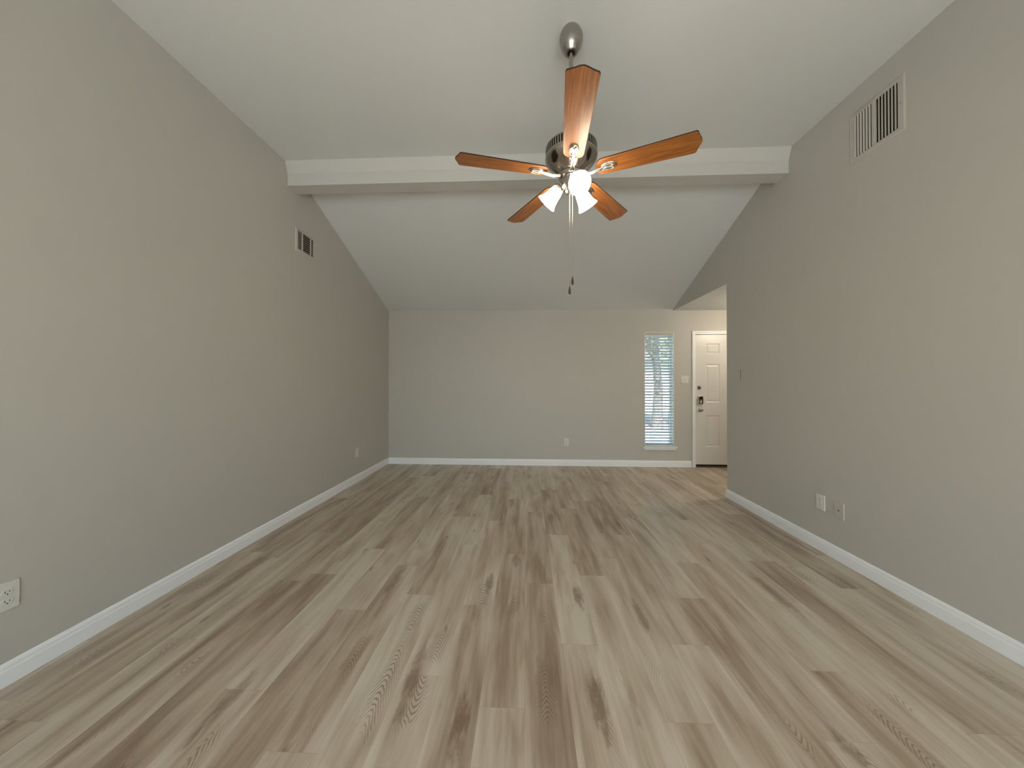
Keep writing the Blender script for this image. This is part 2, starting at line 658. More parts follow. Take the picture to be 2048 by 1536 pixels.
m = MBld()
m.box(XL - 0.02, YR - 0.02, HF, XR + 0.02, BY1, HF + 0.13)
m.prism([(BY1, zb_(BY1)), (YB + 0.02, zb_(YB + 0.02)), (YB + 0.02, zb_(YB) + 0.12), (BY1, HF + 0.13)], XL - 0.02, XR + 0.02)
tag(m.build('ceiling', MC), kind='structure')
m = MBld()
m.box(XR + 0.015, YE, HH, XH, YB + 0.02, HH + 0.08)
m.box(XR + WT, 1.5, HH, XH, YE, HH + 0.08)
tag(m.build('ceiling', MC), kind='structure')

# boxed beam across the room where the slope meets the flat ceiling
m = MBld()
m.prism([(2.922, HF), (2.9545, 3.2215), (2.9555, 3.2205), (2.9555, 3.2190), (BY0, 3.2180), (BY0, BZ), (BY1, BZ), (BY1, HF + 0.02), (2.93, HF + 0.02)], XL, XR)
o = m.build('trim_1', MBM)
tag(o, kind='structure')


# baseboards: stepped profile
def bb_profile(h=0.097, t=0.013):
    return [(0, 0), (t, 0), (t, h * 0.66), (t * 0.8, h * 0.72), (t * 0.72, h * 0.86), (t * 0.4, h * 0.95), (0, h)]


def baseboard(name, p0, p1, n):
    """p0->p1 along the wall, n = outward normal (into the room)."""
    p0, p1, n = Vector(p0), Vector(p1), Vector(n)
    mb = MBld()
    vs = []
    pr = bb_profile()
    for p in (p0, p1):
        for t, z in pr:
            vs.append(p + n * t + Vector((0, 0, z)))
    k = len(pr)
    fs = [tuple(range(k)), tuple(range(2 * k - 1, k - 1, -1))] + [(i, (i + 1) % k, k + (i + 1) % k, k + i) for i in range(k)]
    mb.add(vs, fs)
    return tag(mb.build(name, MT), kind='structure')


baseboard('baseboard_left', (XL, YR, 0.001), (XL, YB, 0.001), (1, 0, 0))
baseboard('baseboard_back', (XL + 0.013, YB, 0.001), (DX0 - 0.064, YB, 0.001), (0, -1, 0))
# right: runs along the wall and wraps its end
m = MBld()
pr = bb_profile()
path = [((XR, YR), (-1, 0)), ((XR, YE), (-1, 1)), ((XR + WT, YE), (1, 1)), ((XR + WT, 1.5), (1, 0))]
vs, fs = [], []
for (p, n) in path:
    for t, z in pr:
        vs.append((p[0] + n[0] * t, p[1] + n[1] * t, z + 0.001))
k = len(pr)
for j in range(len(path) - 1):
    for i in range(k):
        fs.append((j * k + i, j * k + (i + 1) % k, (j + 1) * k + (i + 1) % k, (j + 1) * k + i))
fs += [tuple(range(k)), tuple(range(4 * k - 1, 3 * k - 1, -1))]
m.add(vs, fs)
tag(m.build('baseboard_right', MT), kind='structure')

# ------------------------------------------------------------------ front window
wroot = thing('window_1', (2.058, YB, WZ0))
tag(wroot, kind='structure')
IW = Matrix.Translation((-2.058, -YB, -WZ0))


def wbuild(m_, name, mat, parent, **kw):
    return m_.build(name, mat, parent, T=None, **kw)


def relbox(m_, x0, y0, z0, x1, y1, z1, mi=0):
    return m_.box(x0, y0, z0, x1, y1, z1, IW, mi)


m = MBld()   # reveal lining
relbox(m, WX0, YB + 0.002, WZ0, WX0 + 0.006, YB + BT, WZ1 + 0.05)
relbox(m, WX1 - 0.006, YB + 0.002, WZ0, WX1, YB + BT, WZ1 + 0.05)
relbox(m, WX0, YB + 0.002, WZ1 + 0.045, WX1, YB + BT, WZ1 + 0.051)
m.build('window_reveal', MT, wroot)
m = MBld()   # sash frame
fy0, fy1 = YB + 0.10, YB + 0.14
relbox(m, WX0 + 0.006, fy0, WZ0, WX0 + 0.020, fy1, WZ1 + 0.045)
relbox(m, WX1 - 0.018, fy0, WZ0, WX1 - 0.006, fy1, WZ1 + 0.045)
relbox(m, WX0 + 0.02, fy0, WZ0, WX1 - 0.018, fy1, WZ0 + 0.04)
relbox(m, WX0 + 0.02, fy0, WZ1 + 0.005, WX1 - 0.018, fy1, WZ1 + 0.045)
m.build('window_frame', MT, wroot, bevel=0.002)
m = MBld()
relbox(m, WX0 + 0.016, YB + 0.118, WZ0 + 0.036, WX1 - 0.014, YB + 0.122, WZ1 + 0.01)
m.build('window_pane', MG, wroot)
m = MBld()   # stool and apron
m.prism([(1.803, 0.313), (2.318, 0.313), (2.318, 0.300), (1.803, 0.300)], YB - 0.035, YB, 'Y', IW)
relbox(m, WX0, YB, 0.303, WX1, YB + 0.10, 0.313)
m.prism([(1.815, 0.300), (2.306, 0.300), (2.294, 0.264), (1.827, 0.264)], YB - 0.018, YB - 0.0005, 'Y', IW)
m.build('window_sill', MT, wroot, bevel=0.002)

# blind hanging in the window
bl = thing('window_blind', (2.058, YB + 0.03, 2.087), label='white horizontal slat blind hanging in the narrow window left of the entry door', cat='blind')
IB = Matrix.Translation((-2.058, -YB - 0.03, -2.087))
bx0, bx1 = WX0 + 0.009, WX1 - 0.009
m = MBld()
m.box(WX0 + 0.006, YB + 0.004, 2.034, WX1 - 0.006, YB + 0.062, 2.0865, IB)
m.build('headrail', MGR, bl, bevel=0.003)
m = MBld()
ns = 38
zt, zbt = 2.012, 0.352
tilt = math.radians(33)
for i in range(ns):
    zc = zt + (zbt - zt) * i / (ns - 1)
    jit = random.uniform(-0.05, 0.05)
    a = tilt + jit
    arc = []
    for s in range(5):
        t = (s / 4 - 0.5) * 0.050
        c = 0.0022 * (1 - (t / 0.025) ** 2)
        # room side edge is higher: light falls in downward
        arc.append((YB + 0.034 + t * math.cos(a) - c * math.sin(a), zc - t * math.sin(a) * 1.0 + c * math.cos(a)))
    th = 0.0026
    poly = arc + [(y + th * math.sin(a) * 0, z - th) for (y, z) in reversed(arc)]
    m.prism(poly, bx0 + random.uniform(-.001, .001), bx1 + random.uniform(-.002, .003), 'X', IB)
m.build('slats', MSL, bl)
m = MBld()
m.box(bx0, YB + 0.016, 0.3145, bx1, YB + 0.052, 0.333, IB)
m.build('bottom_rail', MSL, bl, bevel=0.003)
for xx in (1.925, 2.198):
    m = MBld()
    m.tube([(xx, YB + 0.009, 2.04), (xx, YB + 0.009, 0.33)], 0.0011, 6, T=IB)
    m.tube([(xx + 0.004, YB + 0.0085, 2.04), (xx + 0.004, YB + 0.0085, 0.33)], 0.0011, 6, T=IB)
    for i in range(ns):
        zc = zt + (zbt - zt) * i / (ns - 1)
        m.box(xx - 0.002, YB + 0.007, zc + 0.006, xx + 0.006, YB + 0.010, zc + 0.014, IB)
    m.build('ladder_cord', MNA if xx > 2 else MSL, bl)
m = MBld()
m.tube([(1.939, YB + 0.002, 2.045), (1.939, YB - 0.002, 2.0), (1.938, YB - 0.001, 1.66)], 0.0035, 8, T=IB)
m.build('tilt_wand', MNA, bl, smooth_deg=40)

# ------------------------------------------------------------------ entry door
dr = thing('door_1', (DX0, YB, 0))
tag(dr, kind='structure')
ID = Matrix.Translation((-DX0, -YB, 0))
# leaf with six raised panels
LY0, LY1 = YB + 0.010, YB + 0.054
m = MBld()
gx = sorted([2.615, 2.765, 2.975, 3.145, 3.355, 3.505])
lx0, lx1 = DX0 + 0.003, DX1 - 0.003
rows = [(0.316, 0.797), (0.998, 1.589), (1.745, 1.905)]
cols = [(2.765, 2.975), (3.145, 3.355)]
zs = [0.044] + [z for r in rows for z in r] + [DZ1 - 0.004]
xs = [lx0, cols[0][0], cols[0][1], cols[1][0], cols[1][1], lx1]
for i in range(5):
    for j in range(7):
        xa, xb, za, zb = xs[i], xs[i + 1], zs[j], zs[j + 1]
        panel = (i in (1, 3)) and (j in (1, 3, 5))
        if not panel:
            m.add([(xa, LY0, za), (xb, LY0, za), (xb, LY0, zb), (xa, LY0, zb)], [(0, 1, 2, 3)], ID)
        else:
            rings = [(0, 0), (0.012, 0.007), (0.022, 0.007), (0.040, 0.002)]
            vs = []
            for d, y in rings:
                vs += [(xa + d, LY0 + y, za + d), (xb - d, LY0 + y, za + d), (xb - d, LY0 + y, zb - d), (xa + d, LY0 + y, zb - d)]
            fs = []
            for q in range(3):
                for e in range(4):
                    fs.append((q * 4 + e, q * 4 + (e + 1) % 4, q * 4 + 4 + (e + 1) % 4, q * 4 + 4 + e))
            fs.append((12, 13, 14, 15))
            m.add(vs, fs, ID)
# sides and back
m.add([(lx0, LY0, zs[0]), (lx1, LY0, zs[0]), (lx1, LY0, zs[-1]), (lx0, LY0, zs[-1]),
       (lx0, LY1, zs[0]), (lx1, LY1, zs[0]), (lx1, LY1, zs[-1]), (lx0, LY1, zs[-1])],
      [(0, 1, 5, 4), (1, 2, 6, 5), (2, 3, 7, 6), (3, 0, 4, 7), (4, 5, 6, 7)], ID)
m.build('door_leaf', MD, dr)
# frame / casing
m = MBld()
cs = [(0, 0), (0.052, 0), (0.052, 0.006), (0.044, 0.015), (0.012, 0.017), (0.004, 0.010), (0, 0.010)]


def casing_profile(side):
    return cs


def sweep_u(m_, x0, x1, zt_, w=0.052):
    # inner edge at x0/x1/zt; profile distance outward d and projection t
    prof = [(0, 0), (0, 0.009), (0.006, 0.013), (0.020, 0.013), (0.036, 0.017), (0.048, 0.016), (w, 0.010), (w, 0)]
    vs = []
    k_ = len(prof)
    for (bx, bz, dx, dz) in ((x0, 0.001, -1, 0), (x0, zt_, -1, 1), (x1, zt_, 1, 1), (x1, 0.001, 1, 0)):
        for d, t in prof:
            vs.append((bx + dx * d, YB - t, bz + dz * d))
    fs = []
    for j in range(3):
        for i in range(k_):
            fs.append((j * k_ + i, j * k_ + (i + 1) % k_, (j + 1) * k_ + (i + 1) % k_, (j + 1) * k_ + i))
    fs += [tuple(range(k_)), tuple(range(4 * k_ - 1, 3 * k_ - 1, -1))]
    m_.add(vs, fs, ID)


sweep_u(m, DX0 - 0.002, DX1 + 0.002, DZ1 + 0.002)
m.build('door_casing', MT, dr)
m = MBld()
m.box(DX0 - 0.012, YB, 0.001, DX0, YB + BT, DZ1 + 0.012, ID)
m.box(DX1, YB, 0.001, DX1 + 0.012, YB + BT, DZ1 + 0.012, ID)
m.box(DX0, YB, DZ1, DX1, YB + BT, DZ1 + 0.012, ID)
m.box(DX0, LY1 + 0.002, 0.03, DX0 + 0.014, YB + BT, DZ1, ID)
m.box(DX1 - 0.014, LY1 + 0.002, 0.03, DX1, YB + BT, DZ1, ID)
m.box(DX0 + 0.014, LY1 + 0.002, DZ1 - 0.014, DX1 - 0.014, YB + BT, DZ1, ID)
m.build('door_jamb', MT, dr)
m = MBld()
m.prism([(YB - 0.004, 0.001), (YB + 0.008, 0.014), (YB + 0.06, 0.022), (YB + BT, 0.022), (YB + BT, 0.001)], DX0, DX1, 'X', ID)
m.build('threshold', MTH, dr)
m = MBld()
m.box(DX0 + 0.003, LY0 + 0.006, 0.018, DX1 - 0.003, LY1 - 0.004, 0.046, ID)  # black strip put in as the dark, shaded gap under the leaf
m.build('door_gap_dark', MBL, dr)
m = MBld()
m.box(DX0 - 0.001, YB + 0.004, 1.965, DX0 + 0.007, YB + 0.0098, 2.03, ID)
m.build('latch_contact', MNA, dr, bevel=0.001)
RY = Matrix.Rotation(PI / 2, 4, 'X')    # local z -> -y (into the room)


def at_door(x, z):
    return ID @ Matrix.Translation((x, LY0, z)) @ RY


m = MBld()   # deadbolt thumb turn
m.lathe([(0.0, 0.0), (0.030, 0.0), (0.030, 0.005), (0.025, 0.010), (0.012, 0.012), (0.009, 0.018), (0, 0.018)], at_door(2.665, 1.227), 28, cap=False)
db = m.build('deadbolt', MNA, dr, smooth_deg=35)
m = MBld()
m.box(-0.004, -0.018, 0.016, 0.004, 0.018, 0.030, at_door(2.665, 1.227) @ Matrix.Rotation(0.5, 4, 'Z'))
m.build('thumb_turn', MNA, db, bevel=0.003)
m = MBld()   # keypad lock body (interior side)
m.prism([(-0.036, -0.062), (0.036, -0.062), (0.041, -0.050), (0.041, 0.010), (0.033, 0.058), (0.024, 0.064), (-0.024, 0.064), (-0.033, 0.058), (-0.041, 0.010), (-0.041, -0.050)],
        0.0, 0.028, 'Z', at_door(2.675, 1.032))
kp = m.build('keypad_lock', MNA, dr, bevel=0.004)
m = MBld()
m.prism([(-0.036, 0.012), (0.036, 0.012), (0.030, 0.056), (0.022, 0.061), (-0.022, 0.061), (-0.030, 0.056)], 0.0275, 0.033, 'Z', at_door(2.675, 1.032))
m.build('battery_cover', MBL, kp, bevel=0.002)
m = MBld()
m.box(-0.006, -0.045, 0.028, 0.006, -0.006, 0.042, at_door(2.675, 1.032))
m.build('lock_turn_piece', MNP, kp, bevel=0.003)
m = MBld()   # knob
m.lathe([(0.0, 0.0), (0.033, 0.0), (0.033, 0.004), (0.028, 0.009), (0.014, 0.012), (0.0115, 0.030), (0.018, 0.036), (0.026, 0.046),
         (0.0275, 0.056), (0.023, 0.064), (0.012, 0.068), (0, 0.0685)], at_door(2.670, 0.881), 32, cap=False)
m.build('door_knob', MNA, dr, smooth_deg=45)


# ------------------------------------------------------------------ wall plates
def wall_T(side, a, z, proud=0.0):
    """local x = horizontal along the wall, y = up, z = into the room"""
    if side == 'back':
        return Matrix.Translation((a, YB - proud, z)) @ Matrix.Rotation(PI / 2, 4, 'X')
    if side == 'left':
        return Matrix.Translation((XL + proud, a, z)) @ Matrix.Rotation(PI / 2, 4, 'Z') @ Matrix.Rotation(PI / 2, 4, 'X')
    return Matrix.Translation((XR - proud, a, z)) @ Matrix.Rotation(-PI / 2, 4, 'Z') @ Matrix.Rotation(PI / 2, 4, 'X')


def empty_at(name, T, label, cat, group=None):
    o = thing(name, (0, 0, 0), label=label, cat=cat, group=group)
    o.matrix_world = T
    return o


def plate(m_, w, h, t=0.006):
    r = 0.006
    pts = []
    for (cx, cy, a0) in ((w / 2 - r, h / 2 - r, 0), (-w / 2 + r, h / 2 - r, 90), (-w / 2 + r, -h / 2 + r, 180), (w / 2 - r, -h / 2 + r, 270)):
        for q in range(4):
            a = math.radians(a0 + q * 30)
            pts.append((cx + r * math.cos(a), cy + r * math.sin(a)))
    n = len(pts)
    vs = [(x, y, 0.0) for x, y in pts] + [(x, y, t * 0.5) for x, y in pts] + [(x * 0.93, y * 0.955, t) for x, y in pts]
    fs = [tuple(range(n - 1, -1, -1)), tuple(range(2 * n, 3 * n))]
    for j in range(2):
        for i in range(n):
            fs.append((j * n + i, j * n + (i + 1) % n, (j + 1) * n + (i + 1) % n, (j + 1) * n + i))
    m_.add(vs, fs)


def duplex(T, label, w=0.075, h=0.120, rect=False):
    o = empty_at('wall_outlet', T, label, 'outlet')
    m_ = MBld()
    plate(m_, w, h)
    m_.build('cover_plate', MPL, o, smooth_deg=30)
    m_ = MBld()
    m_.lathe([(0, 0.0055), (0.003, 0.0055), (0.003, 0.0068), (0, 0.0072)], None, 12, cap=False)
    if not rect:
        m_.build('screw', MPL, o)
    if rect:
        m2 = MBld()
        m2.box(-0.0165, -0.0335, 0.0055, 0.0165, 0.0335, 0.0085)
        r = m2.build('receptacle', MPL, o, bevel=0.0015)
        recs = [(r, 0.018), (r, -0.018)]
    else:
        recs = []
        for dy in (0.0195, -0.0195):
            pts = []
            for q in range(24):
                a = 2 * PI * q / 24
                pts.append((0.0172 * math.cos(a), dy + max(-0.0125, min(0.0125, 0.0172 * math.sin(a)))))
            m2 = MBld()
            m2.prism(pts, 0.0055, 0.0085, 'Z')
            recs.append((m2.build('receptacle', MPL, o, bevel=0.001), dy))
    for r, dy in recs:
        m3 = MBld()
        m3.box(-0.0075, dy - 0.003, 0.0083, -0.0055, dy + 0.006, 0.0088)
        m3.box(0.0055, dy - 0.002, 0.0083, 0.0075, dy + 0.005, 0.0088)
        m3.lathe([(0, 0.0083), (0.0024, 0.0083), (0.0024, 0.0088), (0, 0.0088)], Matrix.Translation((0, dy - 0.0085, 0)), 12, cap=False)
        m3.build('socket_slots', MDK, r)
    return o


duplex(wall_T('left', 1.320, 0.377), 'white duplex outlet plate low on the left wall at the left edge of the photo')
duplex(wall_T('left', 4.242, 0.383), 'small white outlet plate low on the left wall, near the back corner')
duplex(wall_T('back', 0.629, 0.372), 'white outlet plate low in the middle of the back wall')
duplex(wall_T('right', 2.663, 0.374), 'white rectangular outlet plate low on the right wall above the baseboard', rect=True)

o = empty_at('cable_plate', wall_T('right', 2.510, 0.366), 'wall-coloured cable jack plate with a dark centre hole, beside the right wall outlet', 'wall plate')
m = MBld()
plate(m, 0.075, 0.118)
m.build('cover_plate', MW, o, smooth_deg=30)
m = MBld()
m.lathe([(0.0045, 0.005), (0.0062, 0.005), (0.0062, 0.009), (0.0045, 0.009)], None, 16, closed=True)
m.build('jack_ring', MNA, o)
m = MBld()
m.lathe([(0.0, 0.006), (0.0048, 0.006), (0.0048, 0.0078), (0, 0.0078)], None, 16, cap=False)
m.build('jack_hole', MDK, o)

o = empty_at('blank_plate', wall_T('right', 3.650, 1.377), 'thin wall-coloured cover plate at eye height near the end of the right wall', 'wall plate')
m = MBld()
m.box(-0.034, -0.060, 0.003, 0.034, 0.060, 0.007)
m.build('cover_plate', MW, o, bevel=0.001)
m = MBld()
m.box(-0.030, -0.056, 0.0, 0.030, 0.056, 0.003)
m.box(0.031, -0.060, 0.0, 0.034, 0.060, 0.003)  # near-black strip paints in the shadow gap along the plate's near edge
m.build('plate_shadow_gap', MDK, o)

o = empty_at('light_switch', wall_T('back', 2.4425, 1.350), 'white double rocker light switch between the narrow window and the entry door', 'light switch')
m = MBld()
plate(m, 0.116, 0.116)
m.build('cover_plate', MPL, o, smooth_deg=30)
for sx in (-0.023, 0.023):
    m = MBld()
    m.box(sx - 0.005, -0.012, 0.0055, sx + 0.005, 0.012, 0.008)
    t = m.build('toggle_frame', MPL, o, bevel=0.001)
    m = MBld()
    m.box(sx - 0.0035, -0.004, 0.006, sx + 0.0035, 0.006, 0.018)
    m.build('toggle', MPL, t, bevel=0.001)


# ------------------------------------------------------------------ wall vents
def frame_ring(m_, w, h, iw, ih, t, lip=0.004):
    """picture-frame flange with chamfer; centred"""
    rings = [(w / 2, h / 2, 0.0), (w / 2, h / 2, t * 0.4), (w / 2 - lip * 2, h / 2 - lip * 2, t), (iw / 2, ih / 2, t), (iw / 2, ih / 2, 0.0)]
    vs = []
    for a, b, z in rings:
        vs += [(-a, -b, z), (a, -b, z), (a, b, z), (-a, b, z)]
    fs = []
    for j in range(5):
        k_ = (j + 1) % 5
        for i in range(4):
            fs.append((j * 4 + i, j * 4 + (i + 1) % 4, k_ * 4 + (i + 1) % 4, k_ * 4 + i))
    m_.add(vs, fs)


# right wall: larger register with vertical louvres
T = wall_T('right', 2.243, 2.985)
o = empty_at('wall_vent', T, 'large square vent with vertical louvres high on the right wall', 'vent')
m = MBld()
frame_ring(m, 0.345, 0.345, 0.268, 0.284, 0.005)
m.build('frame', MGR, o)
m = MBld()
m.box(-0.134, -0.142, 0.0003, 0.134, 0.142, 0.0012)
m.build('backing', MDK, o)
nl = 14
# local x runs toward -Y (toward the camera): x>0 = near half
m = MBld()
for i in range(nl):
    x = -0.134 + 0.268 * (i + 0.5) / nl
    if abs(i - 6.5) < 0.6:
        pass
    a = math.radians(-5 if x > 0 else 24)
    R_ = Matrix.Translation((x, 0, 0.0078)) @ Matrix.Rotation(a, 4, 'Y')
    m.box(-0.0052, -0.142, -0.0005, 0.0052, 0.142, 0.0005, R_)
m.build('louvres', MGR, o)
m = MBld()
m.box(-0.003, -0.142, 0.001, 0.003, 0.142, 0.0125)
m.build('centre_bar', MGR, o)
m = MBld()
m.box(0.150, -0.002, 0.006, 0.158, 0.002, 0.022)
m.box(0.150, -0.012, 0.019, 0.153, 0.012, 0.022)
m.build('damper_lever', MGR, o)

# left wall: small three-section register
T = wall_T('left', 3.207, 2.671)
o = empty_at('wall_vent', T, 'small three-section vent with a dark louvred centre high on the left wall', 'vent')
m = MBld()
frame_ring(m, 0.290, 0.226, 0.232, 0.178, 0.008)
m.build('frame', MGR, o)
m = MBld()
m.box(-0.116, -0.089, 0.0003, 0.116, 0.089, 0.0012)
m.build('backing', MDK, o)
for x in (-0.052, 0.072):
    m = MBld()
    m.box(x - 0.006, -0.089, 0.001, x + 0.006, 0.089, 0.010)
    m.build('divider_bar', MGR, o)
m = MBld()
for i in range(8):
    y = -0.089 + 0.178 * (i + 0.5) / 8
    R_ = Matrix.Translation((0.010, y, 0.006)) @ Matrix.Rotation(math.radians(-8), 4, 'X')
    m.box(-0.056, -0.0055, -0.0005, 0.056, 0.0055, 0.0005, R_)
m.build('centre_louvres', paint('brown_louvre', (0.24, 0.20, 0.17, 1), 0.5, 0, 30, 0.3), o)
for (xa, xb, a, nm) in ((-0.116, -0.058, 28, 'side_louvres'), (0.078, 0.116, 32, 'side_louvres')):
    m = MBld()
    n_ = 5 if xb < 0 else 4
    for i in range(n_):
        x = xa + (xb - xa) * (i + 0.5) / n_
        R_ = Matrix.Translation((x, 0, 0.006)) @ Matrix.Rotation(math.radians(a), 4, 'Y')
        m.box(-0.005, -0.089, -0.0005, 0.005, 0.089, 0.0005, R_)
    m.build(nm, MGR, o)

# ------------------------------------------------------------------ ceiling fan
FX, FY = 0.257, 1.913
fan = thing('ceiling_fan', (FX, FY, HF), label='brushed nickel ceiling fan with five wooden blades and three lit glass shades', cat='ceiling fan')


def fz(z):
    return z - HF


m = MBld()
m.lathe([(0.0, fz(3.3190)), (0.052, fz(3.3190)), (0.060, fz(3.305)), (0.0665, fz(3.285)), (0.067, fz(3.265)), (0.062, fz(3.240)), (0.051, fz(3.215)),
         (0.038, fz(3.198)), (0.033, fz(3.192)), (0.020, fz(3.192)), (0.020, fz(3.205)), (0.0, fz(3.205))], None, 40, cap=False)
cn = m.build('canopy', MNI, fan, smooth_deg=50)
m = MBld()
m.lathe([(0.0, fz(3.1915)), (0.0225, fz(3.1915)), (0.0225, fz(3.200)), (0.0, fz(3.200))], None, 32, cap=False)
m.build('canopy_opening', MDK, cn)
m = MBld()
m.lathe([(0.0, fz(3.22)), (0.012, fz(3.22)), (0.012, fz(2.66)), (0.0, fz(2.69))], None, 20, cap=False)
m.build('downrod', MNI, fan, smooth_deg=50)
m = MBld()   # motor housing
m.lathe([(0.0, fz(2.705)), (0.022, fz(2.705)), (0.030, fz(2.695)), (0.034, fz(2.672)), (0.060, fz(2.662)), (0.110, fz(2.654)), (0.138, fz(2.646)),
         (0.147, fz(2.636)), (0.147, fz(2.630)), (0.138, fz(2.628)), (0.138, fz(2.590)), (0.147, fz(2.588)), (0.149, fz(2.582)), (0.146, fz(2.571)),
         (0.136, fz(2.556)), (0.120, fz(2.540)), (0.100, fz(2.523)), (0.080, fz(2.509)), (0.066, fz(2.499)), (0.062, fz(2.490)), (0.0, fz(2.490))], None, 56, cap=False)
mh = m.build('motor_housing', MHS, fan, smooth_deg=40)
m = MBld()   # dark vent band with metal ribs
m.lathe([(0.137, fz(2.627)), (0.1395, fz(2.627)), (0.1395, fz(2.591)), (0.137, fz(2.591))], None, 56, closed=True)
m.build('vent_band', MDK, mh)
m = MBld()
for i in range(60):
    R_ = Matrix.Rotation(2 * PI * i / 60, 4, 'Z')
    m.box(0.139, -0.0036, fz(2.589), 0.1468, 0.0036, fz(2.629), R_)
m.build('housing_ribs', MNI, mh)
m = MBld()
m.lathe([(0.0, fz(2.491)), (0.068, fz(2.491)), (0.072, fz(2.484)), (0.072, fz(2.472)), (0.066, fz(2.464)), (0.0, fz(2.464))], None, 40, cap=False)
m.build('flywheel', MHS, fan, smooth_deg=40)
m = MBld()   # switch cup, fluted
vs_prof = [(0.056, 2.466), (0.058, 2.461), (0.055, 2.456), (0.053, 2.420), (0.055, 2.414), (0.048, 2.405), (0.030, 2.398)]
seg = 72
vs, fs = [], []
for j, (r, z) in enumerate(vs_prof):
    for i in range(seg):
        a = 2 * PI * i / seg
        rr = r * (1 + (0.03 * math.cos(a * 24) if 2 <= j <= 3 else 0))
        vs.append((rr * math.cos(a), rr * math.sin(a), fz(z)))
for j in range(len(vs_prof) - 1):
    for i in range(seg):
        fs.append((j * seg + i, j * seg + (i + 1) % seg, (j + 1) * seg + (i + 1) % seg, (j + 1) * seg + i))
fs += [tuple(range(seg)), tuple((len(vs_prof) - 1) * seg + i for i in range(seg))]
m.add(vs, fs)
m.build('switch_housing', MNI, fan, smooth_deg=40)
m = MBld()
m.lathe([(0.0, fz(2.400)), (0.032, fz(2.400)), (0.034, fz(2.392)), (0.028, fz(2.382)), (0.010, fz(2.376)), (0.007, fz(2.368)), (0.0, fz(2.365))], None, 32, cap=False)
m.build('light_kit_cap', MNP, fan, smooth_deg=50)

# blades
PHASE = -1.632
BH = 2.489
PITCH = 0.1728


def blade_outline():
    top = [(0.142, 0.0), (0.144, 0.022), (0.150, 0.038), (0.161, 0.049), (0.176, 0.0545), (0.200, 0.0560), (0.40, 0.0620), (0.60, 0.0675), (0.628, 0.0685),
           (0.6375, 0.0640), (0.642, 0.050), (0.648, 0.034), (0.656, 0.017), (0.660, 0.0)]
    return top + [(x, -y) for x, y in reversed(top[1:-1])]


bo = blade_outline()


def make_blade():
    m_ = MBld()
    n_ = len(bo)
    t = 0.0065
    lev = [(-t / 2, 0.0012), (-t / 2 + 0.001, 0.0), (t / 2 - 0.001, 0.0), (t / 2, 0.0012)]
    vs_, fs_, mi = [], [], []
    cx, cy = 0.40, 0
    for z, ins in lev:
        for x, y in bo:
            s = ins
            vs_.append((x + (s if x < 0.2 else (-s if x > 0.6 else 0)), y - math.copysign(min(s, abs(y)), y), z))
    m_.add(vs_, [tuple(range(n_))], None, 0)
    m_.v, base = m_.v, 0
    m_.f = [tuple(range(n_ - 1, -1, -1))]
    m_.mi = [0]
    m_.f.append(tuple(3 * n_ + i for i in range(n_)))
    m_.mi.append(1)
    for j in range(3):
        for i in range(n_):
            m_.f.append((j * n_ + i, j * n_ + (i + 1) % n_, (j + 1) * n_ + (i + 1) % n_, (j + 1) * n_ + i))
            m_.mi.append(1)
    return m_


bm_mesh = None
for i in range(5):
    a = PHASE + i * 2 * PI / 5
    # -y side of each blade (clockwise seen from above) is the higher one
    Tb = Matrix.Rotation(a, 4, 'Z') @ Matrix.Translation((0, 0, fz(BH))) @ Matrix.Rotation(-PITCH, 4, 'X')
    if bm_mesh is None:
        b = make_blade().build('fan_blade', [MB, MBE], None)
        bm_mesh = b.data
    else:
        b = bpy.data.objects.new('fan_blade', bm_mesh)
        C.objects.link(b)
    b.parent = fan
    b.matrix_basis = Tb
    # blade iron: arm, oval medallion and two open loops
    m = MBld()
    z0 = -0.0065
    m.lathe([(0.0, 0.0), (0.026, 0.0), (0.030, -0.002), (0.0285, -0.0045), (0.022, -0.006), (0.0, -0.006)],
            Matrix.Translation((0.208, 0, -0.0033)) @ Matrix.Diagonal((1.45, 0.86, 1, 1)), 32, cap=False)
    for s in (1, -1):
        pts = []
        for q in range(20):
            t = 2 * PI * q / 20
            pts.append((0.206 + 0.030 * math.cos(t), s * (0.0105 + 0.0085 * math.sin(t)), -0.0125))
        m.tube(pts, 0.0032, 8, closed=True)
    br = m.build('blade_bracket', MNP, b, smooth_deg=50)
    m = MBld()
    Tinv = Tb.inverted() @ Matrix.Rotation(a, 4, 'Z')
    arm = [(0.070, 0, fz(2.472)), (0.095, 0, fz(2.469)), (0.120, 0, fz(2.470)), (0.145, 0, fz(2.474)), (0.175, 0, fz(2.4785)), (0.195, 0, fz(2.481))]
    for s in (1, -1):
        m.tube([(p[0], s * (0.0065 if j_ < 4 else 0.004), p[2]) for j_, p in enumerate(arm)], [0.0065, 0.006, 0.0055, 0.0055, 0.006, 0.005], 8, T=Tinv)
    m.build('bracket_arm', MNP, br, smooth_deg=50)

